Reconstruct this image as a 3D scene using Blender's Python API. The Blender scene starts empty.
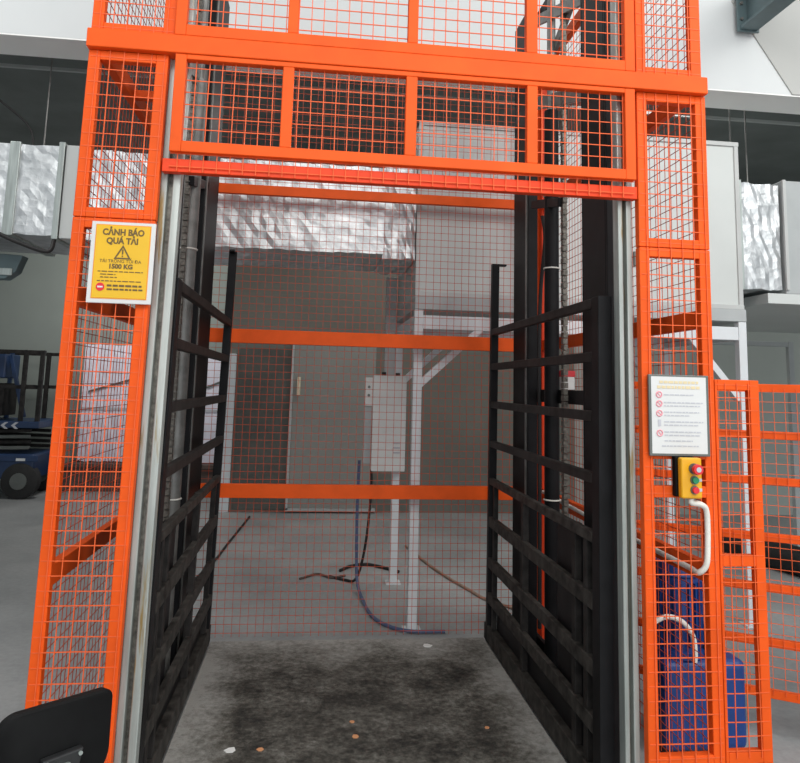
import bpy, bmesh, math, random
from mathutils import Vector, Matrix
random.seed(7)
scene = bpy.context.scene
COL = scene.collection
PI = math.pi

# ------------------------------------------------------------------ materials
def new_mat(name):
    m = bpy.data.materials.new(name); m.use_nodes = True
    nt = m.node_tree; b = nt.nodes['Principled BSDF']
    return m, nt, b

def coords(nt, scale=(1, 1, 1)):
    g = nt.nodes.new('ShaderNodeNewGeometry')
    mp = nt.nodes.new('ShaderNodeMapping'); mp.inputs['Scale'].default_value = scale
    nt.links.new(g.outputs['Position'], mp.inputs['Vector'])
    return mp.outputs['Vector']

def noise(nt, vec, scale, detail=4, rough=.55):
    n = nt.nodes.new('ShaderNodeTexNoise')
    n.inputs['Scale'].default_value = scale; n.inputs['Detail'].default_value = detail
    n.inputs['Roughness'].default_value = rough
    nt.links.new(vec, n.inputs['Vector'])
    return n.outputs['Fac']

def ramp(nt, fac, stops):
    r = nt.nodes.new('ShaderNodeValToRGB')
    els = r.color_ramp.elements
    while len(els) < len(stops): els.new(.5)
    for e, (p, c) in zip(els, stops):
        e.position = p; e.color = (*c, 1) if len(c) == 3 else c
    nt.links.new(fac, r.inputs['Fac'])
    return r.outputs['Color']

def bump(nt, b, h, strength, dist=.01):
    n = nt.nodes.new('ShaderNodeBump'); n.inputs['Strength'].default_value = strength
    n.inputs['Distance'].default_value = dist
    nt.links.new(h, n.inputs['Height']); nt.links.new(n.outputs['Normal'], b.inputs['Normal'])

def paint(name, c, rough=.45, var=.12, scale=6, metallic=0, bs=.0, stretch=(1, 1, 1), spec=.5):
    m, nt, b = new_mat(name)
    v = coords(nt, stretch); f = noise(nt, v, scale)
    lo = tuple(x * (1 - var) for x in c); hi = tuple(min(1, x * (1 + var)) for x in c)
    nt.links.new(ramp(nt, f, [(.3, lo), (.7, hi)]), b.inputs['Base Color'])
    b.inputs['Roughness'].default_value = rough; b.inputs['Metallic'].default_value = metallic
    b.inputs['Specular IOR Level'].default_value = spec
    if bs: bump(nt, b, f, bs)
    return m

M = {}
M['orange'] = paint('orange_paint', (.80, .098, .009), .55, .12, 5, spec=.2)
M['red_orange'] = paint('red_orange_paint', (.80, .060, .012), .5, .10, 5, spec=.25)
M['wire'] = paint('orange_wire_paint', (.80, .13, .035), .5, .08, 20, spec=.25)
M['black'] = paint('black_steel', (.008, .008, .009), .5, .35, 9, spec=.2)
M['black_worn'] = paint('worn_black_steel', (.022, .020, .019), .55, .6, 14, spec=.22)
M['black_plastic'] = paint('black_plastic', (.0045, .0048, .005), .65, .15, 30, spec=.15)
M['galv'] = paint('galvanised_rail', (.42, .47, .45), .38, .25, 5, .55, stretch=(8, 8, .6))
M['grey_steel'] = paint('grey_steel', (.20, .20, .19), .45, .3, 12, .4)
M['chain'] = paint('chain_steel', (.16, .15, .13), .5, .5, 60, .6)
M['white_paint'] = paint('white_steel_paint', (.66, .70, .72), .45, .05, 4)
M['white_box'] = paint('white_enclosure', (.72, .74, .72), .4, .05, 3)
M['unit'] = paint('unit_panel', (.56, .595, .58), .45, .04, 2)
M['unit_trim'] = paint('unit_trim', (.48, .50, .49), .4, .06, 4)
M['plinth'] = paint('grey_plinth', (.40, .43, .43), .45, .08, 4)
M['wallbeam'] = paint('white_beam_paint', (.66, .69, .69), .75, .03, 1.5)
M['soffit'] = paint('soffit_brightened', (.92, .93, .91), .8, .02, 2)  # paler than the beam to stand in for light bounced from below
M['beam_shadow'] = paint('beam_shadow_grey', (.47, .48, .46), .75, .04, 2)
M['wall'] = paint('grey_green_wall', (.30, .335, .31), .8, .06, 1.2)
M['wall_lit'] = paint('brightened_green_wall', (.42, .46, .43), .8, .05, 1.2)  # lighter copy of the wall colour, making up for missing light at rear right
M['partition'] = paint('partition_wall', (.185, .185, .16), .8, .08, 1.5)
M['wall_upper'] = paint('dim_wall', (.30, .33, .31), .8, .06, 1.2)
M['ceil'] = paint('dark_slab', (.20, .22, .215), .9, .15, 1.5)
M['ceil_front'] = paint('pale_slab', (.6, .62, .61), .9, .08, 1.5)
M['door'] = paint('pale_door', (.31, .32, .295), .6, .05, 2)
M['dark_door'] = paint('dark_doorway', (.10, .098, .085), .6, .2, 3)
M['slate'] = paint('slate_steel', (.10, .15, .16), .5, .15, 6)
M['truck_blue'] = paint('navy_paint', (.016, .04, .105), .4, .2, 5)
M['pump_blue'] = paint('blue_paint', (.008, .045, .20), .4, .15, 8)
M['white_sheet'] = paint('white_wrap', (.82, .80, .90), .35, .10, 5)
M['brown'] = paint('dark_timber', (.10, .07, .06), .8, .3, 10)
M['bracket'] = paint('dark_bracket', (.020, .021, .022), .4, .2, 30)
M['dusty'] = paint('dusty_black_steel', (.040, .037, .033), .6, .75, 16, spec=.2)
M['wire_shaded'] = paint('shaded_orange_wire', (.50, .075, .03), .55, .1, 20, spec=.2)  # darker copy of the wire paint, with the shade at the back put in
M['rubber'] = paint('rubber', (.02, .02, .02), .8, .2, 20)
M['conduit'] = paint('white_conduit', (.75, .74, .68), .5, .08, 30)
M['hose_blue'] = paint('blue_grey_hose', (.07, .10, .19), .5, .1, 30)
M['cable'] = paint('black_cable', (.012, .011, .011), .6, .2, 30)
M['cable_brown'] = paint('brown_cable', (.30, .20, .15), .6, .2, 30)
M['sign_yellow'] = paint('sign_yellow', (.78, .46, .010), .35, .04, 8)
M['sign_white'] = paint('sign_white', (.66, .67, .66), .35, .03, 8)
M['sign_orange'] = paint('sign_orange_line', (.80, .30, .01), .4, .03, 8)
M['ink'] = paint('dark_ink', (.14, .085, .02), .5, .05, 8)
M['ink_grey'] = paint('grey_ink', (.50, .51, .55), .5, .05, 8)
M['ink_tan'] = paint('tan_ink', (.72, .60, .36), .5, .05, 8)
M['pink'] = paint('pink_icon', (.80, .33, .38), .5, .05, 8)
M['red'] = paint('red_plastic', (.70, .02, .03), .35, .05, 8)
M['green'] = paint('green_plastic', (.01, .22, .09), .35, .05, 8)
M['box_yellow'] = paint('box_yellow', (.80, .40, .010), .4, .04, 8)
M['frame_dark'] = paint('sign_frame_metal', (.14, .15, .14), .4, .1, 8, .4)
M['white_chip'] = paint('white_chip', (.8, .8, .78), .6, .05, 8)
M['orange_chip'] = paint('orange_chip', (.65, .30, .14), .6, .1, 8)
M['brass'] = paint('handle_metal', (.62, .55, .40), .35, .1, 8, .5)

def foil():
    m, nt, b = new_mat('aluminium_foil')
    v = coords(nt); f1 = noise(nt, v, 9, 6, .6)
    w = nt.nodes.new('ShaderNodeTexVoronoi'); w.inputs['Scale'].default_value = 14
    nt.links.new(v, w.inputs['Vector'])
    mx = nt.nodes.new('ShaderNodeMath'); mx.operation = 'ADD'
    nt.links.new(f1, mx.inputs[0]); nt.links.new(w.outputs['Distance'], mx.inputs[1])
    bump(nt, b, mx.outputs[0], .28, .02)
    nt.links.new(ramp(nt, f1, [(.3, (.48, .51, .52)), (.7, (.74, .77, .78))]), b.inputs['Base Color'])
    b.inputs['Metallic'].default_value = .7; b.inputs['Roughness'].default_value = .42
    return m
M['foil'] = foil()

def concrete():
    m, nt, b = new_mat('hall_concrete')
    v = coords(nt); f = noise(nt, v, .9, 8, .6); g = noise(nt, v, 24, 4, .7)
    c1 = ramp(nt, f, [(.28, (.25, .262, .265)), (.5, (.34, .35, .35)), (.72, (.43, .435, .43))])
    c2 = ramp(nt, g, [(.3, (.80, .80, .80)), (.7, (1, 1, 1))])
    mx = nt.nodes.new('ShaderNodeMix'); mx.data_type = 'RGBA'; mx.blend_type = 'MULTIPLY'
    mx.inputs['Factor'].default_value = 1
    nt.links.new(c1, mx.inputs['A']); nt.links.new(c2, mx.inputs['B'])
    nt.links.new(mx.outputs['Result'], b.inputs['Base Color'])
    nt.links.new(ramp(nt, f, [(.3, (.40,) * 3), (.7, (.62,) * 3)]), b.inputs['Roughness'])
    bump(nt, b, g, .08)
    return m
M['concrete'] = concrete()

def deck_mat():
    m, nt, b = new_mat('dusty_checker_plate')
    v = coords(nt)
    f = noise(nt, v, 3.1, 10, .72); g = noise(nt, v, 30, 6, .8)
    sep = nt.nodes.new('ShaderNodeSeparateXYZ'); nt.links.new(v, sep.inputs[0])
    def math_(op, a, c):
        n = nt.nodes.new('ShaderNodeMath'); n.operation = op
        for i, q in enumerate((a, c)):
            if isinstance(q, (int, float)): n.inputs[i].default_value = q
            else: nt.links.new(q, n.inputs[i])
        return n.outputs[0]
    # dust gathers toward the two side guards and the rear edge
    dx = math_('ABSOLUTE', math_('SUBTRACT', sep.outputs[0], .32), 0)
    ex = math_('MULTIPLY', math_('SUBTRACT', dx, .62), 2.0)
    ey = math_('MULTIPLY', math_('SUBTRACT', sep.outputs[1], 4.35), .95)
    e = math_('MAXIMUM', math_('MAXIMUM', ex, ey), 0)
    t = math_('ADD', math_('ADD', math_('MULTIPLY', f, .75), math_('MULTIPLY', g, .62)), math_('MULTIPLY', e, .60))
    c = ramp(nt, t, [(.55, (.010, .010, .009)), (.66, (.050, .047, .039)), (.75, (.112, .107, .092)), (1.0, (.36, .355, .33))])
    nt.links.new(c, b.inputs['Base Color'])
    b.inputs['Roughness'].default_value = .7
    ck = nt.nodes.new('ShaderNodeTexChecker'); ck.inputs['Scale'].default_value = 55
    mp = nt.nodes.new('ShaderNodeMapping'); mp.inputs['Rotation'].default_value = (0, 0, PI / 4)
    nt.links.new(v, mp.inputs['Vector']); nt.links.new(mp.outputs[0], ck.inputs['Vector'])
    bump(nt, b, math_('ADD', math_('MULTIPLY', ck.outputs['Fac'], .6), g), .35, .004)
    return m
M['deck'] = deck_mat()

def track_mat():
    m, nt, b = new_mat('stained_galvanised_track')
    v = coords(nt, (10, 10, .8)); f = noise(nt, v, 2.2, 6, .6)
    v2 = coords(nt, (14, 14, 1.1)); g = noise(nt, v2, 1.7, 5, .6)
    c1 = ramp(nt, f, [(.3, (.27, .30, .28)), (.7, (.52, .56, .53))])
    r = ramp(nt, g, [(.60, (0, 0, 0)), (.68, (1, 1, 1))])
    mx = nt.nodes.new('ShaderNodeMix'); mx.data_type = 'RGBA'
    nt.links.new(r, mx.inputs['Factor']); nt.links.new(c1, mx.inputs['A'])
    mx.inputs['B'].default_value = (.27, .19, .07, 1)
    nt.links.new(mx.outputs['Result'], b.inputs['Base Color'])
    b.inputs['Metallic'].default_value = .35; b.inputs['Roughness'].default_value = .42
    return m
M['track'] = track_mat()

# ------------------------------------------------------------------ mesh builder
LEAN = (0.0, 3.0)   # the left side of the enclosure stands very slightly out of plumb
class MB:
    def __init__(s): s.v = []; s.f = []
    def _add(s, vs, fs):
        o = len(s.v); s.v += [tuple(p) for p in vs]; s.f += [tuple(i + o for i in q) for q in fs]; return s
    def box(s, x0, x1, y0, y1, z0, z1):
        return s._add([(x0, y0, z0), (x1, y0, z0), (x1, y1, z0), (x0, y1, z0), (x0, y0, z1), (x1, y0, z1), (x1, y1, z1), (x0, y1, z1)],
                      [(3, 2, 1, 0), (4, 5, 6, 7), (0, 1, 5, 4), (1, 2, 6, 5), (2, 3, 7, 6), (3, 0, 4, 7)])
    def bar(s, p, q, w, h, up=(0, 0, 1)):
        p = Vector(p); q = Vector(q); d = (q - p).normalized(); up = Vector(up)
        if abs(d.dot(up)) > .99: up = Vector((0, 1, 0))
        a = d.cross(up).normalized(); b = a.cross(d).normalized()
        vs = []
        for e in (p, q):
            for (i, j) in ((-1, -1), (1, -1), (1, 1), (-1, 1)): vs.append(e + a * (i * w / 2) + b * (j * h / 2))
        return s._add(vs, [(0, 1, 2, 3), (7, 6, 5, 4), (0, 4, 5, 1), (1, 5, 6, 2), (2, 6, 7, 3), (3, 7, 4, 0)])
    def tube(s, pts, r, n=10, closed=False):
        pts = [Vector(p) for p in pts]; rings = []; N = len(pts); prev = None
        for i, p in enumerate(pts):
            if closed: d = pts[(i + 1) % N] - pts[i - 1]
            else: d = pts[min(i + 1, N - 1)] - pts[max(i - 1, 0)]
            d.normalize()
            if prev is None:
                u = Vector((0, 0, 1)) if abs(d.z) < .9 else Vector((1, 0, 0))
                a = d.cross(u).normalized()
            else:
                a = (prev - d * prev.dot(d)).normalized()
            prev = a; b = d.cross(a)
            rr = r[i] if isinstance(r, (list, tuple)) else r
            rings.append([p + (a * math.cos(2 * PI * k / n) + b * math.sin(2 * PI * k / n)) * rr for k in range(n)])
        vs = [q for ring in rings for q in ring]; fs = []
        for i in range(N if closed else N - 1):
            j = (i + 1) % N
            for k in range(n): fs.append((i * n + k, i * n + (k + 1) % n, j * n + (k + 1) % n, j * n + k))
        if not closed:
            fs.append(tuple(range(n - 1, -1, -1))); fs.append(tuple((N - 1) * n + k for k in range(n)))
        return s._add(vs, fs)
    def cyl(s, p, q, r, n=20): return s.tube([p, q], r, n)
    def prism(s, poly, axis, a0, a1):
        # poly: list of 2D points in the other two axes (order x<y<z), extruded along axis
        def mk(u, w, a):
            return {'x': (a, u, w), 'y': (u, a, w), 'z': (u, w, a)}[axis]
        n = len(poly)
        vs = [mk(u, w, a0) for u, w in poly] + [mk(u, w, a1) for u, w in poly]
        fs = [tuple(range(n - 1, -1, -1)), tuple(range(n, 2 * n))]
        for i in range(n): fs.append((i, (i + 1) % n, n + (i + 1) % n, n + i))
        return s._add(vs, fs)
    def build(s, name, mat, parent=None, bevel=0, smooth=False, seg=2):
        me = bpy.data.meshes.new(name)
        off = Vector((0, 0, 0)); pp = parent
        while pp is not None: off += Vector(pp.location); pp = pp.parent
        me.from_pydata([Vector((v[0] + LEAN[0] * (v[2] - LEAN[1]), v[1], v[2])) - off for v in s.v], [], s.f)
        bm = bmesh.new(); bm.from_mesh(me); bmesh.ops.recalc_face_normals(bm, faces=bm.faces); bm.to_mesh(me); bm.free()
        me.materials.append(mat)
        if smooth:
            for p in me.polygons: p.use_smooth = True
        o = bpy.data.objects.new(name, me); COL.objects.link(o); o.parent = parent
        if bevel:
            md = o.modifiers.new('bevel', 'BEVEL'); md.width = bevel; md.segments = seg; md.limit_method = 'ANGLE'
        if smooth:
            md = o.modifiers.new('edges', 'EDGE_SPLIT'); md.split_angle = math.radians(40)
        return o

def tag(o, label, cat, group=None, kind=None):
    o['label'] = label; o['category'] = cat
    if group: o['group'] = group
    if kind: o['kind'] = kind
    return o
def thing(name, label, cat, loc=(0, 0, 0), group=None):
    o = bpy.data.objects.new(name, None); COL.objects.link(o); o.location = loc
    o.empty_display_size = .1
    return tag(o, label, cat, group)
def struct(name, mb, mat, label=None, bevel=0):
    o = mb.build(name, mat, None, bevel); o['kind'] = 'structure'
    if label: o['label'] = label
    return o
def smooth_path(pts, n=8):
    pts = [Vector(p) for p in pts]; out = []
    P = [pts[0] * 2 - pts[1]] + pts + [pts[-1] * 2 - pts[-2]]
    for i in range(1, len(P) - 2):
        a, b, c, d = P[i - 1:i + 3]
        for k in range(n):
            t = k / n
            out.append(.5 * ((2 * b) + (c - a) * t + (2 * a - 5 * b + 4 * c - d) * t * t + (3 * b - a - 3 * c + d) * t ** 3))
    out.append(pts[-1]); return out

def wires(mb, O, U, V, lu, lv, pitch, t=.0045, ou=None, ov=None, jit=.0016):
    """welded wire mesh: lu x lv rectangle from O along unit U and V, wires in a slightly wavy grid"""
    O = Vector(O); U = Vector(U).normalized(); V = Vector(V).normalized(); N = U.cross(V).normalized()
    def strand(start, D, L, off, side):
        k = max(2, int(L / .55)); prev = None
        for i in range(k + 1):
            j = random.uniform(-jit, jit)
            p = start + D * (L * i / k) + side * j + N * (off + random.uniform(-jit, jit) * .3)
            if prev is not None: mb.bar(prev, p, t, t, N)
            prev = p
    a = (pitch * .5 if ou is None else ou)
    while a < lu: strand(O + U * a, V, lv, t * .45, U); a += pitch
    a = (pitch * .5 if ov is None else ov)
    while a < lv: strand(O + V * a, U, lu, -t * .45, V); a += pitch
    return mb

# ------------------------------------------------------------------ the setting
struct('floor', MB().box(-9, 10, -3, 13, -.15, 0), M['concrete'])
struct('wall_back', MB().box(-9, -1.15, 12.0, 12.2, 0, 4.75), M['wall'])
struct('wall_partition', MB().box(-1.15, 3.6, 9.6, 9.75, 0, 4.75).box(-1.15, -1.0, 9.75, 12.0, 0, 4.75), M['partition'])
struct('wall_rear_right', MB().box(3.6, 9.8, 9.6, 9.75, 0, 4.75), M['wall_lit'])
struct('wall_left', MB().box(-9.2, -9, 5.33, 12.2, 0, 4.75), M['wall'])
struct('wall_right', MB().box(9.8, 10, 5.33, 12.2, 0, 4.75), M['wall'])
struct('ceiling', MB().box(-9, 10, 5.33, 12.2, 4.75, 4.95), M['ceil'])
struct('trim_1', MB().box(-9, 10, 5.0, 5.33, 4.033, 5.9), M['wallbeam'], 'deep white painted beam crossing above the ducts')
struct('trim_6', MB().box(-9, 10, 5.001, 5.33, 4.022, 4.033), M['soffit'], 'underside of the white beam, painted paler to imitate bounced light')
# thin grey plate standing in for the steel beam's sloping shadow
struct('trim_2', MB().prism([(3.20, 4.775), (3.683, 4.035), (5.4, 4.035), (5.4, 5.07), (3.20, 5.07)], 'y', 4.988, 4.9995), M['beam_shadow'], 'grey plate painting a sloping shadow on the beam at upper right')
# doorways in the partition
d = struct('door_1', MB().box(-.27, .82, 9.54, 9.598, .06, 2.18), M['door'], 'pale grey door leaf in the rear partition', .006)
h = MB().box(-.22, -.17, 9.50, 9.54, 1.50, 1.74).build('door_handle', M['brass'], d, .006)
struct('door_2', MB().box(-.98, -.275, 9.565, 9.598, .04, 2.10), M['dark_door'], 'dark door leaf in the rear partition')
struct('trim_3', MB().box(-1.14, -1.02, 9.54, 9.598, 0, 2.02), M['white_paint'], 'white door jamb at the left end of the partition', .005)
struct('trim_4', MB().box(-.3, -.27, 9.52, 9.598, .04, 2.22).box(-.3, .86, 9.52, 9.598, .02, .06), M['unit_trim'], 'pale edge strip around the door')
struct('trim_5', MB().box(-9, 9.8, 6.9, 6.93, 4.60, 4.63), M['unit_trim'], 'pale service pipe under the dark slab')

# slate steel beam coming out of the white beam at upper right
t = thing('steel_beam', 'slate grey steel beam end jutting from the white wall beam at upper right', 'beam', (3.3, 4.9, 4.51))
MB().box(3.22, 3.37, 2.2, 4.935, 4.515, 4.54).build('flange', M['slate'], t, .003)
MB().box(3.22, 3.37, 2.2, 4.935, 4.79, 4.815).build('flange', M['slate'], t, .003)
MB().box(3.282, 3.308, 2.2, 4.935, 4.54, 4.79).build('web', M['slate'], t)
MB().box(3.205, 3.385, 4.935, 4.953, 4.50, 4.83).build('end_plate', M['slate'], t, .003)
for x in (3.235, 3.355):
    for z in (4.60, 4.73): MB().cyl((x, 4.918, z), (x, 4.936, z), .013, 6).build('bolt', M['grey_steel'], t)

# ------------------------------------------------------------------ lift enclosure: front panels
YF, YM = 2.757, 2.7558     # frame front face, wire plane
WT = .0034
def rect_frame(t, x0, x1, z0, z1, wl, wr, wb, wt, y0=YF, y1=YF + .038, mat='orange', legs=False):
    zb = 0 if legs else z0
    MB().box(x0, x0 + wl, y0, y1, zb, z1).build('stile', M[mat], t, .003)
    MB().box(x1 - wr, x1, y0, y1, zb, z1).build('stile', M[mat], t, .003)
    if wb: MB().box(x0 + wl, x1 - wr, y0, y1, z0, z0 + wb).build('rail', M[mat], t, .003)
    if wt: MB().box(x0 + wl, x1 - wr, y0, y1, z1 - wt, z1).build('rail', M[mat], t, .003)

def column_panel(label, x0, x1, z0, z1, legs, ov, wt=.038, wb=.038, extra=()):
    t = thing('mesh_panel', label, 'mesh panel', ((x0 + x1) / 2, YF + .02, 0 if legs else z0), 'orange mesh panels beside the lift opening')
    rect_frame(t, x0, x1, z0, z1, .044, .047, wb, wt, legs=legs)
    for (za, zb_) in extra: MB().box(x0 + .044, x1 - .047, YF, YF + .038, za, zb_).build('rail', M['orange'], t, .003)
    if legs:
        for xx in (x0 + .022, x1 - .023):
            MB().box(xx - .045, xx + .045, YF - .025, YF + .04, 0, .01).build('base_plate', M['orange'], t, .002)
    wires(MB(), (x0 + .006, YM, z0), (1, 0, 0), (0, 0, 1), x1 - x0 - .012, z1 - z0, .0517, WT, ov=ov).build('wire_mesh', M['wire'], t)
    return t
XL0, XL1, XR0, XR1 = -.925, -.622, 1.316, 1.626
LEAN = (.0088, 3.0)
column_panel('tall lower orange wire mesh panel left of the opening, behind the yellow warning sign', XL0, XL1, .25, 2.255, True, .03)
column_panel('orange wire mesh panel above the yellow warning sign, left of the opening', XL0, XL1, 2.258, 2.924, False, .02)
column_panel('orange wire mesh panel at upper left corner above the long header beam', XL0, -.606, 3.003, 4.05, False, .02)
LEAN = (0, 3.0)
column_panel('tall lower orange wire mesh panel right of the opening, behind the white notice', XR0, XR1, .245, 2.250, True, .03, extra=((1.24, 1.285), (1.39, 1.42)))
column_panel('orange wire mesh panel above the white notice, right of the opening', XR0, XR1, 2.253, 2.924, False, .02)
column_panel('orange wire mesh panel at upper right corner above the long header beam', 1.316, XR1 - .014, 3.003, 4.05, False, .02)
# full width header beam
tag(MB().box(-.930, 1.624, 2.728, 2.797, 2.926, 3.001).build('header_beam', M['orange'], None, .004),
    'long orange steel beam running across the whole front above the opening', 'beam')
# overhead sliding gate panel (below the beam)
def overhead(label, x0, x1, z0, z1, xs, wb, wt, mesh_z0):
    t = thing('overhead_gate_panel', label, 'gate panel', ((x0 + x1) / 2, 2.75, z0))
    rect_frame(t, x0, x1, z0, z1, .043, .044, wb, wt, 2.732, 2.770)
    for xa, xb in xs: MB().box(xa, xb, 2.733, 2.768, z0 + wb, z1 - wt).build('mullion', M['orange'], t, .003)
    wires(MB(), (x0, 2.754, mesh_z0), (1, 0, 0), (0, 0, 1), x1 - x0, z1 - mesh_z0 - .01, .0503, WT, ou=.03, ov=.02).build('wire_mesh', M['wire'], t)
    return t
overhead('orange four-cell mesh gate panel hanging directly under the long header beam', -.592, 1.297, 2.528, 2.924, ((-.173, -.129), (.323, .369), (.829, .874)), .043, .02, 2.455)
overhead('orange four-cell mesh gate panel standing above the long header beam', -.602, 1.300, 3.003, 4.05, ((-.163, -.122), (.325, .367), (.825, .874)), .046, .045, 3.004)
# red lintel
tag(MB().box(-.62, 1.314, 2.762, 2.800, 2.454, 2.507).build('lintel_rail', M['red_orange'], None, .003),
    'red-orange lintel rail across the lift opening just under the hanging mesh gate panel', 'rail')

# ------------------------------------------------------------------ lift enclosure: sides and rear
YB = 4.90
def side_panel(label, x, inn):
    t = thing('side_mesh_panel', label, 'mesh panel', (x, 3.85, 0))
    for y in (YB - .022,): MB().box(x - .02, x + .02, y - .022, y + .022, 0, 4.05).build('post', M['red_orange'], t, .003)
    for z in (.905, 1.925, 2.94, 4.0):
        MB().box(x - .018, x + .018, 2.80, YB - .044, z, z + .075).build('rail', M['orange'], t, .003)
    wires(MB(), (x - inn * .021, 2.84, .05), (0, 1, 0), (0, 0, 1), 2.02, 3.98, .0517, .0026).build('wire_mesh', M['wire_shaded'], t)
    MB().box(min(x, x + inn * .215), max(x, x + inn * .215), 3.30, 3.34, 2.955, 2.995).build('tie_bar', M['orange'], t, .003)
    return t
LEAN = (.0088, 3.0)
side_panel('orange wire mesh left side of the lift shaft, behind the warning sign column', -.905, 1)
LEAN = (0, 3.0)
side_panel('orange wire mesh right side of the lift shaft, behind the white notice column', 1.604, -1)
t = thing('rear_mesh_panel', 'wide orange wire mesh screen closing the back of the lift shaft', 'mesh panel', (.345, YB + .03, 0))
for x in (-.90, 1.59): MB().box(x - .022, x + .022, YB + .004, YB + .05, 0, 4.05).build('stile', M['orange'], t, .003)
for z0, z1 in ((.895, .985), (1.915, 2.010), (2.950, 3.018), (3.98, 4.05)):
    MB().box(-.878, 1.568, YB, YB + .04, z0, z1).build('rail', M['orange'], t, .003)
wires(MB(), (-.90, YB + .046, .012), (1, 0, 0), (0, 0, 1), 2.49, 4.03, .0512, .0027, jit=.0022).build('wire_mesh', M['wire_shaded'], t)

# ------------------------------------------------------------------ gate tracks
def gate_track(label, x0, x1):
    t = thing('gate_track', label, 'rail', ((x0 + x1) / 2, 2.85, 0), 'gate tracks at the lift opening')
    m = MB(); w = x1 - x0
    m.box(x0, x0 + w * .34, 2.806, 2.86, 0, 4.02).box(x1 - w * .40, x1, 2.806, 2.86, 0, 4.02)
    m.build('flange', M['track'], t, .004)
    MB().box(x0 + .003, x1 - .003, 2.86, 2.868, 0, 4.02).build('web', M['grey_steel'], t)
    MB().box(x0 + w * .30, x1 - w * .36, 2.84, 2.859, 0, 4.02).build('slot_liner', M['chain'], t)
    return t
LEAN = (.0088, 2.2)
gate_track('galvanised steel gate track with rust stains beside the left mesh column', -.632, -.556)
LEAN = (0, 3.0)
gate_track('galvanised steel gate track with rust stains beside the right mesh column', 1.247, 1.307)

# ------------------------------------------------------------------ lift platform
t = thing('lift_platform', 'black steel goods lift platform with barred side guards and dusty deck', 'lift', (.32, 3.85, 0))
MB().box(-.578, 1.178, 2.875, 4.84, .004, .024).build('deck', M['deck'], t, .003)
def guard(x, s):
    """s=+1 left guard (inner face toward +x), -1 right guard"""
    xi, xo = (x, x - s * .05)
    a, b = min(xi, xo), max(xi, xo)
    g = MB().box(a, b, 2.94, 4.84, .024, .125).build('side_guard', M['dusty'], t, .004)
    MB().box(a - (.012 if s > 0 else 0), b + (0 if s > 0 else .012), 2.90, 2.98, .02, 2.06).build('post', M['black'], g, .004)
    MB().box(a, b, 4.755, 4.80, .02, 2.50).build('post', M['black'], g, .003)
    MB().box(a + .01, b - .01, 4.66, 4.69, .125, 1.06).build('post', M['black_worn'], g, .003)
    for y, zt in ((3.08, 1.06), (3.22, 1.06), (4.02, 1.06)):
        MB().box(a + .008, b - .008, y - .022, y + .022, .125, zt).build('post', M['black_worn'], g, .003)
    o0, o1 = ((a + .002, a + .010) if s > 0 else (b - .010, b - .002))
    MB().box(o0, o1, 2.98, 3.52, .125, 1.03).box(o0, o1, 3.52, 4.66, .125, .24).build('shade_plate', M['black'], g)  # black plate added to imitate the darkness behind the lower rails
    for z in (.30, .52, .78, 1.04, 1.285, 1.545, 1.80, 2.035):
        hh = .033 if z < 1 else .022
        MB().box(a + (0 if s < 0 else .018), b - (0 if s > 0 else .018), 2.98, 4.755, z - hh, z + hh).build('rail', M['dusty' if z < 1.1 else 'black_worn'], g, .004)
    k = MB().bar((x - s * .025, 4.79, 2.50), (x - s * .025, 4.70 if s > 0 else 4.79, 2.51), .035, .012)
    k.box(a, b + (.05 if s < 0 else 0), 4.755, 4.80, 2.50, 2.512)
    k.build('post_cap', M['black'], g)
    return g
LEAN = (.015, 2.04)
guard(-.553, 1)
LEAN = (.006, 2.04)
guard(1.195, -1)
LEAN = (0, 3.0)

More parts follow.
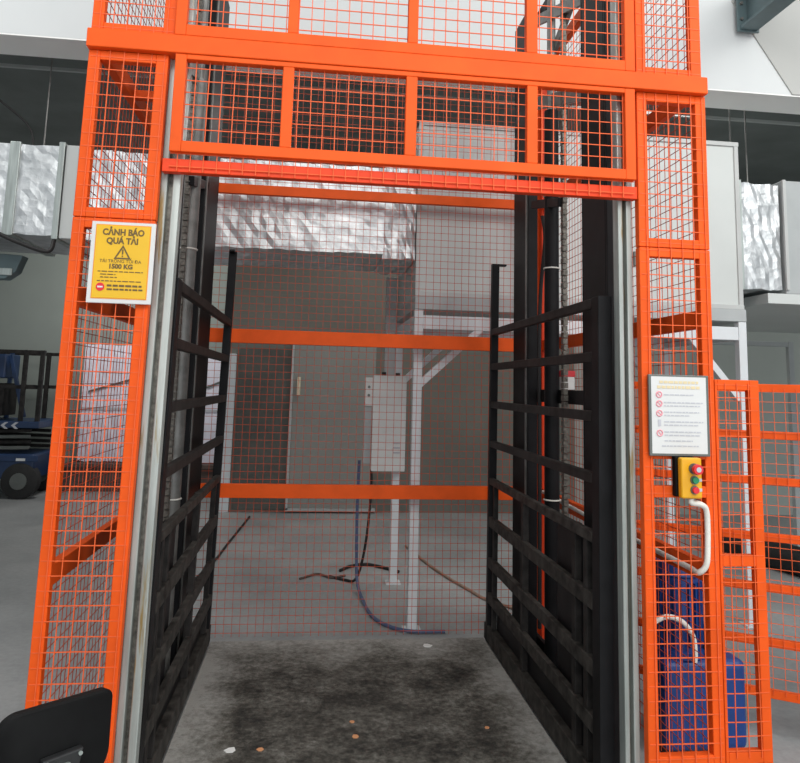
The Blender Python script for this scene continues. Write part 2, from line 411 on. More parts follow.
# ------------------------------------------------------------------ masts
def mast(label, x, s, c1, c2, ycyl, rcyl, ych, cylmat):
    """x = inner face, s=-1 goes outward to -x"""
    xo = x + s * .06
    t = thing('lift_mast', label, 'lift mast', (x + s * .05, 3.8, 0), 'lift masts beside the platform')
    def column(y0, y1):
        m = MB(); a, b = sorted((x, xo))
        m.box(a, b, y0, y0 + .018, 0, 4.15).box(a, b, y1 - .018, y1, 0, 4.15)
        w0, w1 = (x, x + s * .015); w0, w1 = min(w0, w1), max(w0, w1)
        m.box(w0, w1, y0 + .018, y1 - .018, 0, 4.15)
        m.build('column', M['black'], t, .004)
    column(*c1); column(*c2)
    MB().box(min(x - s * .006, x), max(x - s * .006, x), c2[0] + .025, c2[0] + .05, 0, 4.15).build('cable_strip', M['grey_steel'], t)
    xc = x + s * .035
    MB().cyl((xc, ycyl, .02), (xc, ycyl, 3.3), rcyl, 24).build('cylinder', M[cylmat], t, 0, True)
    MB().cyl((xc, ycyl, 3.3), (xc, ycyl, 4.1), rcyl * .6, 20).build('piston_rod', M['grey_steel'], t, 0, True)
    for z in (2.35, 2.78, 1.05):
        MB().tube([(xc + (rcyl + .002) * math.cos(a), ycyl + (rcyl + .002) * math.sin(a), z) for a in [i * PI / 12 for i in range(24)]], .0045, 6, True).build('tie', M['conduit'], t)
    # leaf chain
    m = MB(); z = .1; k = 0
    while z < 4.1:
        m.box(xc - .012, xc + .012, ych + (.006 if k % 2 else 0), ych + .045 - (.006 if k % 2 else 0), z, z + .03); z += .034; k += 1
    m.build('chain', M['chain'], t)
    MB().bar((xc, 3.40, 3.72), (xc, 4.20, 4.02), .02, .07).build('brace', M['grey_steel'], t, .003)
    MB().bar((xc + s * .022, 4.20, 3.58), (xc + s * .022, 3.36, 3.95), .02, .07).build('brace', M['grey_steel'], t, .003)
    MB().bar((xc, 3.36, 3.18), (xc, 4.20, 3.46), .02, .08).build('brace', M['grey_steel'], t, .003)
    for z in ((1.58, .14, 4.05) if s > 0 else (.14, 4.05)):
        a, b = sorted((x + s * .061, x + s * .085))
        MB().box(a, b, c1[0] + .01, c2[1] - .01, z, z + .075).build('cross_bar', M['black'], t, .003)
    MB().bar((xc - s * .02, 3.72, 2.69), (xc - s * .02, 4.21, 2.80), .03, .05).build('arm', M['black'], t, .003)
    MB().tube(smooth_path([(xc, 4.10, 2.70), (xc, 4.05, 2.55), (xc, 4.13, 2.25), (xc, 4.16, 1.9), (xc, 4.15, 1.2), (xc, 4.15, .3)]), .012, 8).build('hose', M['cable'], t, 0, True)
    return t
mast('black twin column lift mast with chain and cylinder, left of the platform', -.665, -1, (3.14, 3.46), (4.08, 4.60), 3.86, .045, 3.72, 'grey_steel')
mast('black twin column lift mast with chain and cylinder, right of the platform', 1.305, 1, (3.06, 3.37), (4.27, 4.60), 3.93, .042, 3.70, 'black')
# small white limit switch box with a red band on the right mast cross bar
t = thing('switch_box', 'small white switch box with red top on the right lift mast', 'switch box', (1.44, 3.98, 1.66))
MB().box(1.415, 1.475, 3.93, 4.05, 1.657, 1.73).build('housing', M['white_box'], t, .004)
MB().box(1.412, 1.478, 3.928, 4.052, 1.73, 1.765).build('cover', M['red'], t, .004)

# ------------------------------------------------------------------ signs and control box
def text(parent, name, s, x, z, size, y, mat, sx=1.0, bold=.0):
    cu = bpy.data.curves.new(name, 'FONT'); cu.body = s; cu.size = size; cu.align_x = 'CENTER'; cu.align_y = 'CENTER'
    cu.offset = bold; cu.extrude = .0004; cu.resolution_u = 3
    tmp = bpy.data.objects.new('tmp', cu); COL.objects.link(tmp)
    bpy.context.view_layer.update()
    dg = bpy.context.evaluated_depsgraph_get()
    me = bpy.data.meshes.new_from_object(tmp.evaluated_get(dg))
    bpy.data.objects.remove(tmp)
    off = Vector((0, 0, 0)); p = parent
    while p is not None: off += Vector(p.location); p = p.parent
    me.transform(Matrix.Translation(Vector((x, y, z)) - off) @ Matrix.Rotation(PI / 2, 4, 'X') @ Matrix.Diagonal((sx, 1, 1, 1)))
    me.materials.clear(); me.materials.append(mat); me.name = name
    o = bpy.data.objects.new(name, me); COL.objects.link(o); o.parent = parent
    return o
def words(mb, x0, x1, z, h, y, seed):
    r = random.Random(seed); x = x0
    while x < x1 - .004:
        w = min(r.uniform(.008, .022), x1 - x); mb.box(x, x + w, y - .0006, y, z - h / 2, z + h / 2); x += w + .004
    return mb

# yellow overload warning
sx0, sx1, sz0, sz1 = -.852, -.619, 1.929, 2.238
yb = 2.735
t = thing('warning_sign', 'yellow overload warning sign with black triangle on the left mesh column', 'sign', ((sx0 + sx1) / 2, yb, sz0))
MB().box(sx0, sx1, yb, yb + .010, sz0, sz1).build('backing_board', M['sign_white'], t, .002)
MB().box(sx0 + .016, sx1 - .016, yb - .0012, yb, sz0 + .016, sz1 - .011).build('border', M['sign_orange'], t)
pn = MB().box(sx0 + .020, sx1 - .020, yb - .0022, yb - .001, sz0 + .020, sz1 - .015).build('printed_panel', M['sign_yellow'], t)
cx = (sx0 + sx1) / 2 + .003; yt = yb - .003
text(t, 'lettering', 'CẢNH BÁO', cx - .002, sz1 - .041, .033, yt, M['ink'], .88, .0013)
text(t, 'lettering', 'QUÁ TẢI', cx - .004, sz1 - .074, .032, yt, M['ink'], .90, .0013)
zc = sz1 - .118
tri = MB()
for r0, r1 in ((.036, .029),):
    for k in range(3):
        a0 = PI / 2 + k * 2 * PI / 3; a1 = a0 + 2 * PI / 3
        P = [(cx + r * math.cos(a) * 1.0, zc - .006 + r * math.sin(a)) for r, a in ((r0, a0), (r0, a1), (r1 - .004, a1), (r1 - .004, a0))]
        tri.prism(P, 'y', yt - .0006, yt)
tri.box(cx - .0025, cx + .0025, yt - .0006, yt, zc - .006, zc + .013).box(cx - .0025, cx + .0025, yt - .0006, yt, zc - .015, zc - .010)
tri.build('warning_triangle', M['ink'], t)
text(t, 'lettering', 'TẢI TRỌNG TỐI ĐA', cx - .006, sz1 - .151, .0170, yt, M['ink'], 1.0, 0)
text(t, 'lettering', '1500 KG', cx - .004, sz1 - .171, .024, yt, M['ink'], 1.0, .0011)
m = MB()
words(m, sx0 + .035, sx1 - .035, sz1 - .190, .0035, yt, 1); words(m, sx0 + .045, sx0 + .100, sz1 - .201, .0035, yt, 2)
words(m, sx0 + .045, sx0 + .105, sz1 - .212, .0035, yt, 3); words(m, sx0 + .035, sx1 - .035, sz1 - .226, .0035, yt, 4)
words(m, sx0 + .072, sx1 - .036, sz1 - .243, .0075, yt, 5); words(m, sx0 + .072, sx1 - .032, sz1 - .257, .0065, yt, 6)
m.build('fine_print', M['ink'], t)
cxs, czs = sx0 + .048, sz1 - .249
MB().cyl((cxs, yt, czs), (cxs, yt - .001, czs), .0155, 24).build('stop_symbol', M['red'], t)
MB().box(cxs - .010, cxs + .010, yt - .0018, yt - .001, czs - .003, czs + .003).build('stop_bar', M['sign_white'], t)

# white instructions notice
nx0, nx1, nz0, nz1 = 1.334, 1.589, 1.404, 1.726
t = thing('notice_board', 'white framed instruction notice with pink icons on the right mesh column', 'sign', ((nx0 + nx1) / 2, yb, nz0))
MB().box(nx0, nx1, yb, yb + .012, nz0, nz1).build('frame', M['frame_dark'], t, .002)
MB().box(nx0 + .010, nx1 - .012, yb - .0012, yb + .001, nz0 + .010, nz1 - .008).build('sheet', M['sign_white'], t)
m = MB(); words(m, nx0 + .045, nx1 - .045, nz1 - .030, .010, yt + .001, 11); words(m, nx0 + .035, nx1 - .040, nz1 - .050, .011, yt + .001, 12)
m.build('heading', M['ink_tan'], t)
m = MB()
zl = [.080, .116, .154, .192, .232]
for i, dz in enumerate(zl):
    if i: m.build('fine_print', M['ink_grey'], t); m = MB()
    words(m, nx0 + .062, nx1 - (.060, .028, .045, .028, .035)[i], nz1 - dz + (.0 if i == 0 else .005), .0045, yt + .001, 20 + i)
    if i: words(m, nx0 + .062, nx1 - (.0, .040, .085, .050, .045)[i], nz1 - dz - .008, .0045, yt + .001, 30 + i)
m.build('fine_print', M['ink_grey'], t); m = MB(); words(m, nx0 + .062, nx1 - .075, nz1 - .262, .0045, yt + .001, 41); words(m, nx0 + .05, nx1 - .050, nz1 - .282, .0045, yt + .001, 42)
m.build('fine_print', M['ink_grey'], t)
for i, dz in enumerate(zl):
    z = nz1 - dz; x = nx0 + .042
    if i == 3:
        MB().box(x - .006, x + .006, yt, yt + .001, z - .013, z + .013).build('icon', M['ink_grey'], t)
    else:
        o = MB().tube([(x + .0115 * math.cos(a), yt + .0008, z + .0115 * math.sin(a)) for a in [k * PI / 10 for k in range(20)]], .0024, 6, True)
        o.bar((x - .008, yt + .0008, z + .008), (x + .008, yt + .0008, z - .008), .003, .003, (0, 1, 0))
        o.build('icon', M['pink'], t)

# push button station
bx0, bx1, bz0, bz1 = 1.436, 1.526, 1.246, 1.404
t = thing('push_button_station', 'yellow control box with red, green and red push buttons below the white notice', 'control box', ((bx0 + bx1) / 2, 2.75, bz0))
MB().box(bx0 - .004, bx1 - .012, 2.722, 2.752, bz0 + .003, bz1).build('back_housing', M['black_plastic'], t, .004)
MB().box(bx0 + .004, bx1, 2.690, 2.722, bz0, bz1 - .002).build('front_cover', M['box_yellow'], t, .008, seg=3)
bxm = bx0 + .055
MB().cyl((bxm, 2.6900, bz1 - .043), (bxm, 2.6860, bz1 - .043), .021, 24).build('collar', M['frame_dark'], t, 0, True)
MB().tube([(bxm, 2.6880, bz1 - .043), (bxm, 2.6700, bz1 - .043), (bxm, 2.6640, bz1 - .043), (bxm, 2.6520, bz1 - .043)], [.011, .011, .021, .019], 24).build('stop_button', M['red'], t, 0, True)
MB().cyl((bxm, 2.6520, bz1 - .043), (bxm, 2.6505, bz1 - .043), .010, 20).build('stop_cap', M['ink_grey'], t, 0, True)
for dz, mm in ((.086, 'green'), (.124, 'red')):
    MB().cyl((bxm, 2.6900, bz1 - dz), (bxm, 2.6840, bz1 - dz), .0165, 20).build('collar', M['frame_dark'], t, 0, True)
    MB().cyl((bxm, 2.6850, bz1 - dz), (bxm, 2.6730, bz1 - dz), .0125, 20).build('push_button', M[mm], t, 0, True)
    MB().box(bxm + .020, bxm + .032, 2.6885, 2.6902, bz1 - dz - .006, bz1 - dz + .006).build('legend_plate', M['ink_grey'], t)
# flexible conduit from the box down the column and along the right side
tag(MB().tube(smooth_path([(1.490, 2.715, 1.244), (1.494, 2.716, 1.228), (1.545, 2.728, 1.216), (1.566, 2.735, 1.18), (1.566, 2.737, 1.05), (1.558, 2.738, .985), (1.54, 2.765, .952), (1.555, 2.85, .948), (1.557, 2.95, .948), (1.557, 3.3, .952), (1.557, 3.8, .953), (1.557, 4.3, .965), (1.557, 4.75, .975)], 8), .0115, 10).build('flexible_conduit', M['conduit'], None, 0, True),
    'white flexible conduit dropping from the yellow control box and running back inside the shaft', 'conduit')

# ------------------------------------------------------------------ hydraulic power unit and hose
t = thing('hydraulic_power_unit', 'blue hydraulic pump unit with tank and motor on the floor behind the right column', 'pump', (1.87, 3.42, 0))
MB().box(1.665, 2.074, 3.31, 3.55, .02, .418).build('tank', M['pump_blue'], t, .035, seg=4)
for x in (1.70, 2.03): MB().box(x - .03, x + .03, 3.33, 3.53, 0, .022).build('foot', M['rubber'], t)
MB().tube([(1.80, 3.43, z) for z in (.418, .45, .455, .78, .79, .845, .85)], [.115, .115, .10, .10, .112, .105, .07], 28).build('motor', M['pump_blue'], t, 0, True)
m = MB()
for k in range(20):
    a = k * 2 * PI / 20; m.bar((1.80 + .106 * math.cos(a), 3.43 + .106 * math.sin(a), .47), (1.80 + .106 * math.cos(a), 3.43 + .106 * math.sin(a), .76), .004, .016, (math.cos(a), math.sin(a), 0))
m.build('cooling_fins', M['pump_blue'], t)
MB().box(1.90, 1.965, 3.35, 3.43, .418, .56).build('valve_block', M['grey_steel'], t, .004)
MB().cyl((1.932, 3.39, .56), (1.932, 3.39, .60), .018, 14).build('valve_stem', M['brass'], t, 0, True)
MB().cyl((2.01, 3.48, .418), (2.01, 3.48, .47), .028, 16).build('filler_cap', M['rubber'], t, 0, True)
tag(MB().tube(smooth_path([(1.557, 3.20, .35), (1.557, 3.22, .50), (1.565, 3.25, .585), (1.65, 3.27, .628), (1.73, 3.275, .61), (1.785, 3.275, .55), (1.80, 3.28, .47), (1.80, 3.285, .425)], 8), .012, 10).build('hydraulic_hose', M['conduit'], None, 0, True),
    'pale looped hose arching in front of the blue hydraulic pump unit', 'hose')

# ------------------------------------------------------------------ fence panels on the right
t = thing('fence_panel', 'narrow waist-high orange mesh fence panel attached right of the white notice column', 'fence', (1.714, YF + .02, 0))
rect_frame(t, 1.629, 1.822, .248, 1.713, .012, .040, .042, .042)
MB().box(1.641, 1.782, YF, YF + .038, .975, 1.018).build('rail', M['orange'], t, .003)
for x in (1.629, 1.782): MB().box(x, x + .04 if x > 1.7 else x + .012, YF, YF + .038, 0, .248).build('leg', M['orange'], t, .002)
wires(MB(), (1.63, YM, .27), (1, 0, 0), (0, 0, 1), .185, 1.43, .0517, .003, ou=.04).build('wire_mesh', M['wire'], t)

fd = Vector((-.846, .533, 0)).normalized(); fo = Vector((2.312, 3.470, 0))
def fp(s, z): return fo + fd * s + Vector((0, 0, z))
s0, s1 = -1.25, .70
t = thing('fence_panel', 'long angled orange mesh fence with seven rails at the far right', 'fence', tuple(fp(s0, 0)))
for z in (.20, .44, .70, .945, 1.222, 1.452, 1.692): MB().bar(fp(s0 + .02, z), fp(s1 - .02, z), .03, .040).build('rail', M['orange'], t, .003)
for s in (s0, s1): MB().bar(fp(s, 0), fp(s, 1.712), .04, .04, tuple(fd)).build('post', M['orange'], t, .003)
off = Vector((-.533, -.846, 0)).normalized() * .018
wires(MB(), fp(s1, .2) + off, -fd, (0, 0, 1), s1 - s0, 1.49, .0517, .0028).build('wire_mesh', M['wire'], t)

# ------------------------------------------------------------------ air handling unit, stand, ducts
Y0 = 5.04
t = thing('equipment_stand', 'white welded steel stand carrying the big white air handling unit', 'stand', (1.97, 5.65, 0))
for x in (.700, 3.186):
    for y in (Y0, 6.21):
        MB().box(x, x + .064, y, y + .064, .012, 2.205).build('leg', M['white_paint'], t, .004)
        MB().box(x - .03, x + .094, y - .025, y + .09, 0, .012).build('foot_plate', M['white_paint'], t)
for y in (Y0, 6.21): MB().box(.764, 3.186, y + .004, y + .06, 2.065, 2.165).build('beam', M['white_paint'], t, .004)
for x in (.703, 3.189): MB().box(x, x + .058, Y0 + .064, 6.21, 2.065, 2.165).build('beam', M['white_paint'], t, .004)
for y in (Y0 + .04, 6.25):
    MB().bar((.74, y, 1.66), (1.20, y, 2.09), .05, .06, (0, 1, 0)).build('brace', M['white_paint'], t, .003)
    MB().bar((3.19, y, 1.62), (2.80, y, 2.09), .05, .06, (0, 1, 0)).build('brace', M['white_paint'], t, .003)
t = thing('air_handling_unit', 'large white panelled air handling unit on the white steel stand', 'air handler', (1.97, 5.65, 2.21))
MB().box(.70, 3.25, Y0 - .005, 6.30, 2.207, 2.300).build('base_rail', M['plinth'], t, .004)
MB().box(.712, 3.228, Y0 + .012, 6.28, 2.300, 3.612).build('casing', M['unit'], t, .006)
m = MB()
for x in (.70, 1.62, 2.42, 3.20): m.box(x, x + .035, Y0, Y0 + .02, 2.300, 3.625)
m.box(.70, 3.235, Y0 - .002, Y0 + .02, 2.300, 2.335).box(.70, 3.235, Y0 - .002, Y0 + .02, 3.590, 3.625)
m.box(3.215, 3.24, Y0, 6.29, 3.59, 3.625).box(3.215, 3.24, Y0, 6.29, 2.30, 2.335)
m.build('edge_trim', M['unit_trim'], t, .003)
for x in (1.70, 2.36):
    for z in (2.6, 3.3): MB().box(x, x + .022, Y0 - .01, Y0 + .012, z, z + .11).build('latch', M['frame_dark'], t, .003)
m = MB()
for x in (.73, 3.2):
    for y in (5.3, 6.1): m.cyl((x, y, 3.60), (x, y, 3.66), .015, 8)
m.build('lifting_lug', M['grey_steel'], t)
for i, (x, y) in enumerate(((3.36, 5.95), (3.62, 5.75))):
    tag(MB().cyl((x, y, 3.352 if i else 3.34), (x, y, 4.75), .007, 8).build('hanger_rod', M['grey_steel'], None, 0, True),
        ('thin steel hanger rod right of the white air handling unit', 'thin steel hanger rod over the outer end of the right foil duct')[i], 'rod')

def foil_box(x0, x1, y0, y1, z0, z1, amp=.012, nx=40, seed=1):
    r = random.Random(seed); bm = bmesh.new()
    bmesh.ops.create_cube(bm, size=1)
    for v in bm.verts: v.co = Vector((x0 + (v.co.x + .5) * (x1 - x0), y0 + (v.co.y + .5) * (y1 - y0), z0 + (v.co.z + .5) * (z1 - z0)))
    bmesh.ops.subdivide_edges(bm, edges=[e for e in bm.edges if abs(e.verts[0].co.x - e.verts[1].co.x) > .01], cuts=nx, use_grid_fill=True)
    bmesh.ops.subdivide_edges(bm, edges=[e for e in bm.edges if abs(e.verts[0].co.x - e.verts[1].co.x) < .001 and e.calc_length() > .2], cuts=9, use_grid_fill=True)
    for v in bm.verts: v.co += Vector((r.uniform(-.3, .3), r.uniform(-1, 1), r.uniform(-1, 1))) * amp
    mb = MB(); bm.verts.index_update()
    mb.v = [tuple(v.co) for v in bm.verts]; mb.f = [tuple(v.index for v in f.verts) for f in bm.faces]
    bm.free(); return mb
t = thing('foil_duct', 'long silver foil wrapped air duct running left from the white unit', 'duct', (-1.8, 5.45, 2.60))
foil_box(-4.6, -1.83, 5.06, 5.86, 2.62, 3.255, .005, 46, 3).build('duct_section', M['foil'], t)
foil_box(-1.70, .46, 5.06, 5.86, 2.60, 3.245, .005, 40, 5).build('duct_section', M['foil'], t)
MB().box(-1.83, -1.79, 5.03, 5.89, 2.59, 3.28).build('flange', M['galv'], t, .004)
MB().box(-1.785, -1.70, 5.045, 5.87, 2.60, 3.265).build('flange', M['unit'], t, .004)
for x in (-2.16, -3.2): MB().box(x, x + .07, 5.045, 5.875, 2.605, 3.27).build('tape_band', M['galv'], t, .004)
foil_box(.46, .70, 5.10, 5.86, 2.58, 3.27, .010, 6, 8).build('flexible_collar', M['foil'], t)
MB().tube(smooth_path([(-2.75, 5.03, 2.78), (-2.3, 5.02, 2.66), (-2.05, 5.02, 2.56), (-1.84, 5.02, 2.50), (-1.81, 5.05, 2.60)]), .014, 8).build('sagging_cable', M['cable'], t, 0, True)  # black cable sagging under the duct, parented to it
m = MB()
for x in (-2.13,): m.cyl((x, 5.55, 3.25), (x, 5.55, 4.75), .006, 8)
m.build('hanger_rod', M['grey_steel'], t)
tag(MB().tube(smooth_path([(-3.6, 5.45, 4.70), (-3.0, 5.45, 4.12), (-2.45, 5.45, 3.72), (-2.2, 5.45, 3.50), (-2.17, 5.45, 3.28)]), .008, 8).build('cable', M['cable'], None, 0, True),
    'thin black cable slanting down to the top of the left foil duct', 'cable')
t = thing('right_foil_duct', 'short silver foil wrapped duct joining the right end of the white unit', 'duct', (3.42, 5.5, 2.45))
foil_box(3.264, 3.585, 5.08, 5.86, 2.47, 3.31, .007, 8, 9).build('duct_section', M['foil'], t)
MB().box(3.242, 3.262, 5.06, 5.88, 2.46, 3.33).build('flange', M['galv'], t)
t.name = 'foil_duct'
t = thing('ventilation_box', 'grey-white metal ventilation box at the far right beyond the short foil duct', 'ventilation box', (4.5, 5.8, 2.46))
MB().box(3.605, 5.6, 5.06, 6.7, 2.44, 3.345).build('casing', M['plinth'], t, .006)
MB().box(3.45, 5.6, 5.06, 7.4, 2.36, 2.44).build('underside_panel', M['unit'], t, .004)
MB().box(3.60, 3.625, 5.04, 5.06, 2.47, 3.345).build('edge_trim', M['unit_trim'], t)
for x in (3.9, 5.2):
    MB().cyl((x, 5.95, 3.345), (x, 5.95, 4.75), .007, 8).build('hanger_rod', M['grey_steel'], t, 0, True)
# duct outlet at left
t = thing('air_diffuser', 'dark metal air outlet box hanging below the left foil duct', 'air outlet', (-2.35, 5.4, 2.35))
MB().prism([(-2.85, 2.55), (-2.13, 2.52), (-2.17, 2.40), (-2.24, 2.345), (-2.85, 2.34)], 'y', 5.36, 5.47).build('housing', M['slate'], t, .006)
MB().box(-2.31, -2.19, 5.345, 5.36, 2.37, 2.42).build('outlet_collar', M['galv'], t, .003)
MB().cyl((-2.5, 5.42, 2.54), (-2.5, 5.42, 2.605), .01, 8).build('hanger', M['grey_steel'], t)

# ------------------------------------------------------------------ electrical cabinet on the rear stand leg and cables
t = thing('electrical_cabinet', 'white wall-type electrical cabinet with vents mounted on the rear stand leg', 'cabinet', (.65, 6.15, .93))
MB().box(.51, .785, 6.10, 6.209, .945, 1.735).build('housing', M['white_box'], t, .005)
MB().box(.505, .79, 6.08, 6.10, .940, 1.740).build('door', M['white_box'], t, .005)
for k in range(3): MB().box(.685, .745, 6.072, 6.08, 1.09 + k * .04, 1.103 + k * .04).build('vent', M['ink_grey'], t)
MB().box(.44, .508, 6.11, 6.20, 1.48, 1.72).build('side_box', M['white_box'], t, .005)
MB().cyl((.47, 6.11, 1.64), (.47, 6.10, 1.64), .012, 12).build('indicator', M['frame_dark'], t)
MB().cyl((.47, 6.11, 1.57), (.47, 6.10, 1.57), .012, 12).build('indicator', M['frame_dark'], t)
MB().cyl((.435, 6.14, 1.50), (.445, 6.14, 1.50), .014, 12).build('knob', M['red'], t)
MB().box(.44, .50, 6.12, 6.20, 1.0, 1.47).build('cable_gland_plate', M['plinth'], t)
m = MB().cyl((.60, 6.15, 1.735), (.60, 6.15, 1.77), .02, 10); m.cyl((.72, 6.15, 1.735), (.72, 6.15, 1.765), .02, 10)
m.build('cable_entry', M['cable'], t)
MB().box(.60, .69, 6.14, 6.20, 1.74, 2.60).build('cable_trunking', M['plinth'], t, .004)
tag(MB().tube(smooth_path([(.515, 6.14, .945), (.515, 6.14, .7), (.48, 6.16, .3), (.42, 6.2, .05), (.33, 6.3, .012), (.2, 6.42, .012)]), .011, 8).build('cable', M['cable'], None, 0, True),
    'black cable hanging from the bottom of the white electrical cabinet', 'cable')
tag(MB().tube(smooth_path([(.41, 6.16, 1.02), (.405, 6.14, .6), (.41, 6.08, .2), (.42, 5.98, .05), (.45, 5.6, .016), (.49, 5.3, .016), (.585, 5.10, .016), (.72, 5.0, .016), (.95, 4.985, .016)]), .0125, 8).build('hose', M['hose_blue'], None, 0, True),
    'blue-grey hose hanging beside the cabinet and curving across the floor to the rear mesh', 'hose')
tag(MB().tube(smooth_path([(1.02, 7.6, .012), (1.12, 6.9, .012), (1.22, 6.4, .012), (1.33, 6.0, .012), (1.42, 5.7, .012), (1.6, 5.45, .012)]), .012, 8).build('cable', M['cable_brown'], None, 0, True),
    'brown cable lying on the floor behind the rear mesh at the right', 'cable')
tag(MB().tube(smooth_path([(-.95, 6.1, .010), (-.85, 6.9, .010), (-.8, 7.8, .010), (-.72, 9.2, .010)]), .012, 8).build('cable', M['cable'], None, 0, True),
    'dark cable lying on the floor behind the rear mesh at the left', 'cable')
tag(MB().tube(smooth_path([(.30, 6.6, .014), (.40, 6.75, .014), (.55, 6.82, .014), (.70, 6.70, .014), (.82, 6.55, .014)]), .014, 8).build('cable_offcut', M['cable'], None, 0, True),
    'black cable offcut on the floor left of the rear stand leg', 'cable')
tag(MB().tube(smooth_path([(-.05, 6.35, .010), (.1, 6.5, .010), (.22, 6.38, .010), (.34, 6.45, .010)]), .010, 8).build('cable_offcut', M['brown'], None, 0, True),
    'dark scrap on the floor below the pale door', 'cable')

# ------------------------------------------------------------------ background left: work platform, wrapped panels
t = thing('work_platform', 'dark blue wheeled scissor work platform parked at the far left', 'lift truck', (-4.5, 10.9, 0))
MB().box(-5.9, -3.75, 10.45, 11.35, .26, .60).build('chassis', M['truck_blue'], t, .03, seg=3)
MB().box(-5.9, -3.70, 10.43, 10.45, .50, .58).build('bumper', M['truck_blue'], t, .01)
MB().box(-4.62, -4.35, 10.425, 10.43, .40, .50).build('data_plate', M['sign_white'], t)
MB().box(-3.98, -3.86, 10.425, 10.43, .51, .545).build('data_plate', M['sign_white'], t)
for x in (-5.4, -3.92):
    for y in (10.42, 11.2):
        w = MB().tube([(x, y, .24), (x, y + .02, .24), (x, y + .16, .24), (x, y + .18, .24)], [.20, .24, .24, .20], 28).build('wheel', M['rubber'], t, 0, True)
        MB().cyl((x, y - .012, .24), (x, y + .002, .24), .11, 20).build('hub', M['frame_dark'], w, 0, True)
for k in range(4):
    z = .64 + k * .075
    MB().bar((-5.8, 10.5 + .03 * (k % 2), z), (-3.85, 10.5 + .03 * (k % 2), z + .045), .05, .045).build('scissor_arm', M['black_worn'] if k % 2 else M['frame_dark'], t, .004)
    MB().bar((-5.8, 11.3 - .03 * (k % 2), z + .045), (-3.85, 11.3 - .03 * (k % 2), z), .05, .045).build('scissor_arm', M['black_worn'], t, .004)
MB().box(-5.9, -3.72, 10.42, 11.38, .95, 1.04).build('deck', M['truck_blue'], t, .008)
m = MB()
for k in range(5):
    x = -4.62 + k * .135
    m.prism([(x, .985), (x + .055, 1.03), (x + .095, 1.03), (x + .045, .985), (x + .095, .94), (x + .055, .94)], 'y', 10.412, 10.419)
m.build('chevron_marking', M['ink_grey'], t)
for x in (-5.85, -5.0, -4.55, -4.02, -3.80):
    for y in (10.46, 11.32): MB().box(x, x + .055, y, y + .05, 1.04, 2.02).build('guard_post', M['truck_blue'] if x < -4.2 else M['black_worn'], t, .004)
for z in (1.48, 1.97):
    for y in (10.46, 11.32): MB().box(-5.85, -3.75, y + .052, y + .09, z, z + .05).build('guard_rail', M['black_worn'], t, .004)
MB().box(-5.0, -4.30, 10.60, 11.1, 1.62, 1.96).build('control_hood', M['truck_blue'], t, .02)
MB().box(-4.55, -4.30, 10.62, 11.1, 1.10, 1.55).build('tool_bin', M['black_worn'], t, .01)
MB().bar((-4.30, 10.75, 1.95), (-4.05, 10.75, 1.08), .05, .05).build('brace', M['truck_blue'], t, .004)
MB().box(-5.7, -4.62, 10.55, 11.2, 1.04, 1.34).build('battery_box', M['truck_blue'], t, .02)

t = tag(MB().box(-3.62, -1.30, 11.2, 11.85, .0, .12).box(-3.62, -1.30, 11.24, 11.34, .12, .34).box(-3.62, -1.30, 11.70, 11.8, .12, .34).box(-3.62, -1.30, 11.2, 11.85, .34, .40).build('pallet', M['brown'], None, .006),
        'dark timber pallet under the white wrapped panels by the back wall', 'pallet')
for i, (x0, x1, zt, lab) in enumerate(((-3.50, -2.70, 2.17, 'white plastic wrapped panel seen through the left mesh column, left of its row'),
                                       (-2.68, -2.02, 2.12, 'white plastic wrapped panel in the middle of the row on the pallet'),
                                       (-2.0, -1.36, 2.10, 'white plastic wrapped panel nearest the partition, at the right of its row'))):
    p = thing('wrapped_panel', lab, 'panel', ((x0 + x1) / 2, 11.5, .40), 'white wrapped panels on the pallet')
    foil_box(x0, x1, 11.42, 11.62, .412, zt, .008, 14, 20 + i).build('wrapped_sheet', M['white_sheet'], p)
    MB().box(x0 + .01, x1 - .01, 11.405, 11.412, 1.18, 1.22).build('strap', M['ink_grey'], p)
    MB().bar((x0 + .1, 11.405, 1.45), (x1 - .05, 11.405, 1.66), .008, .03).build('tape', M['frame_dark'], p)

# white pipe frame at the far right
t = thing('pipe_frame', 'white door-shaped steel frame standing beyond the white unit at far right', 'frame', (5.1, 7.5, 0))
for x in (4.25, 5.32): MB().box(x, x + .06, 7.47, 7.53, 0, 2.27).build('upright', M['plinth'], t, .004)
MB().box(4.31, 5.32, 7.475, 7.525, 2.21, 2.265).build('cross_member', M['plinth'], t, .004)
# rolled black mat on the floor behind the fence
t = thing('rolled_mat', 'black rolled rubber mat lying on the floor behind the angled fence', 'mat', (4.6, 6.9, 0))
MB().cyl((4.33, 7.47, .13), (4.66, 6.0, .13), .13, 24).build('roll', M['cable'], t, 0, True)
for (a, b) in (((4.42, 7.07, .13), (4.43, 7.02, .13)), ((4.59, 6.30, .13), (4.60, 6.25, .13))):
    MB().cyl(a, b, .134, 24).build('binding_strap', M['rubber'], t, 0, True)

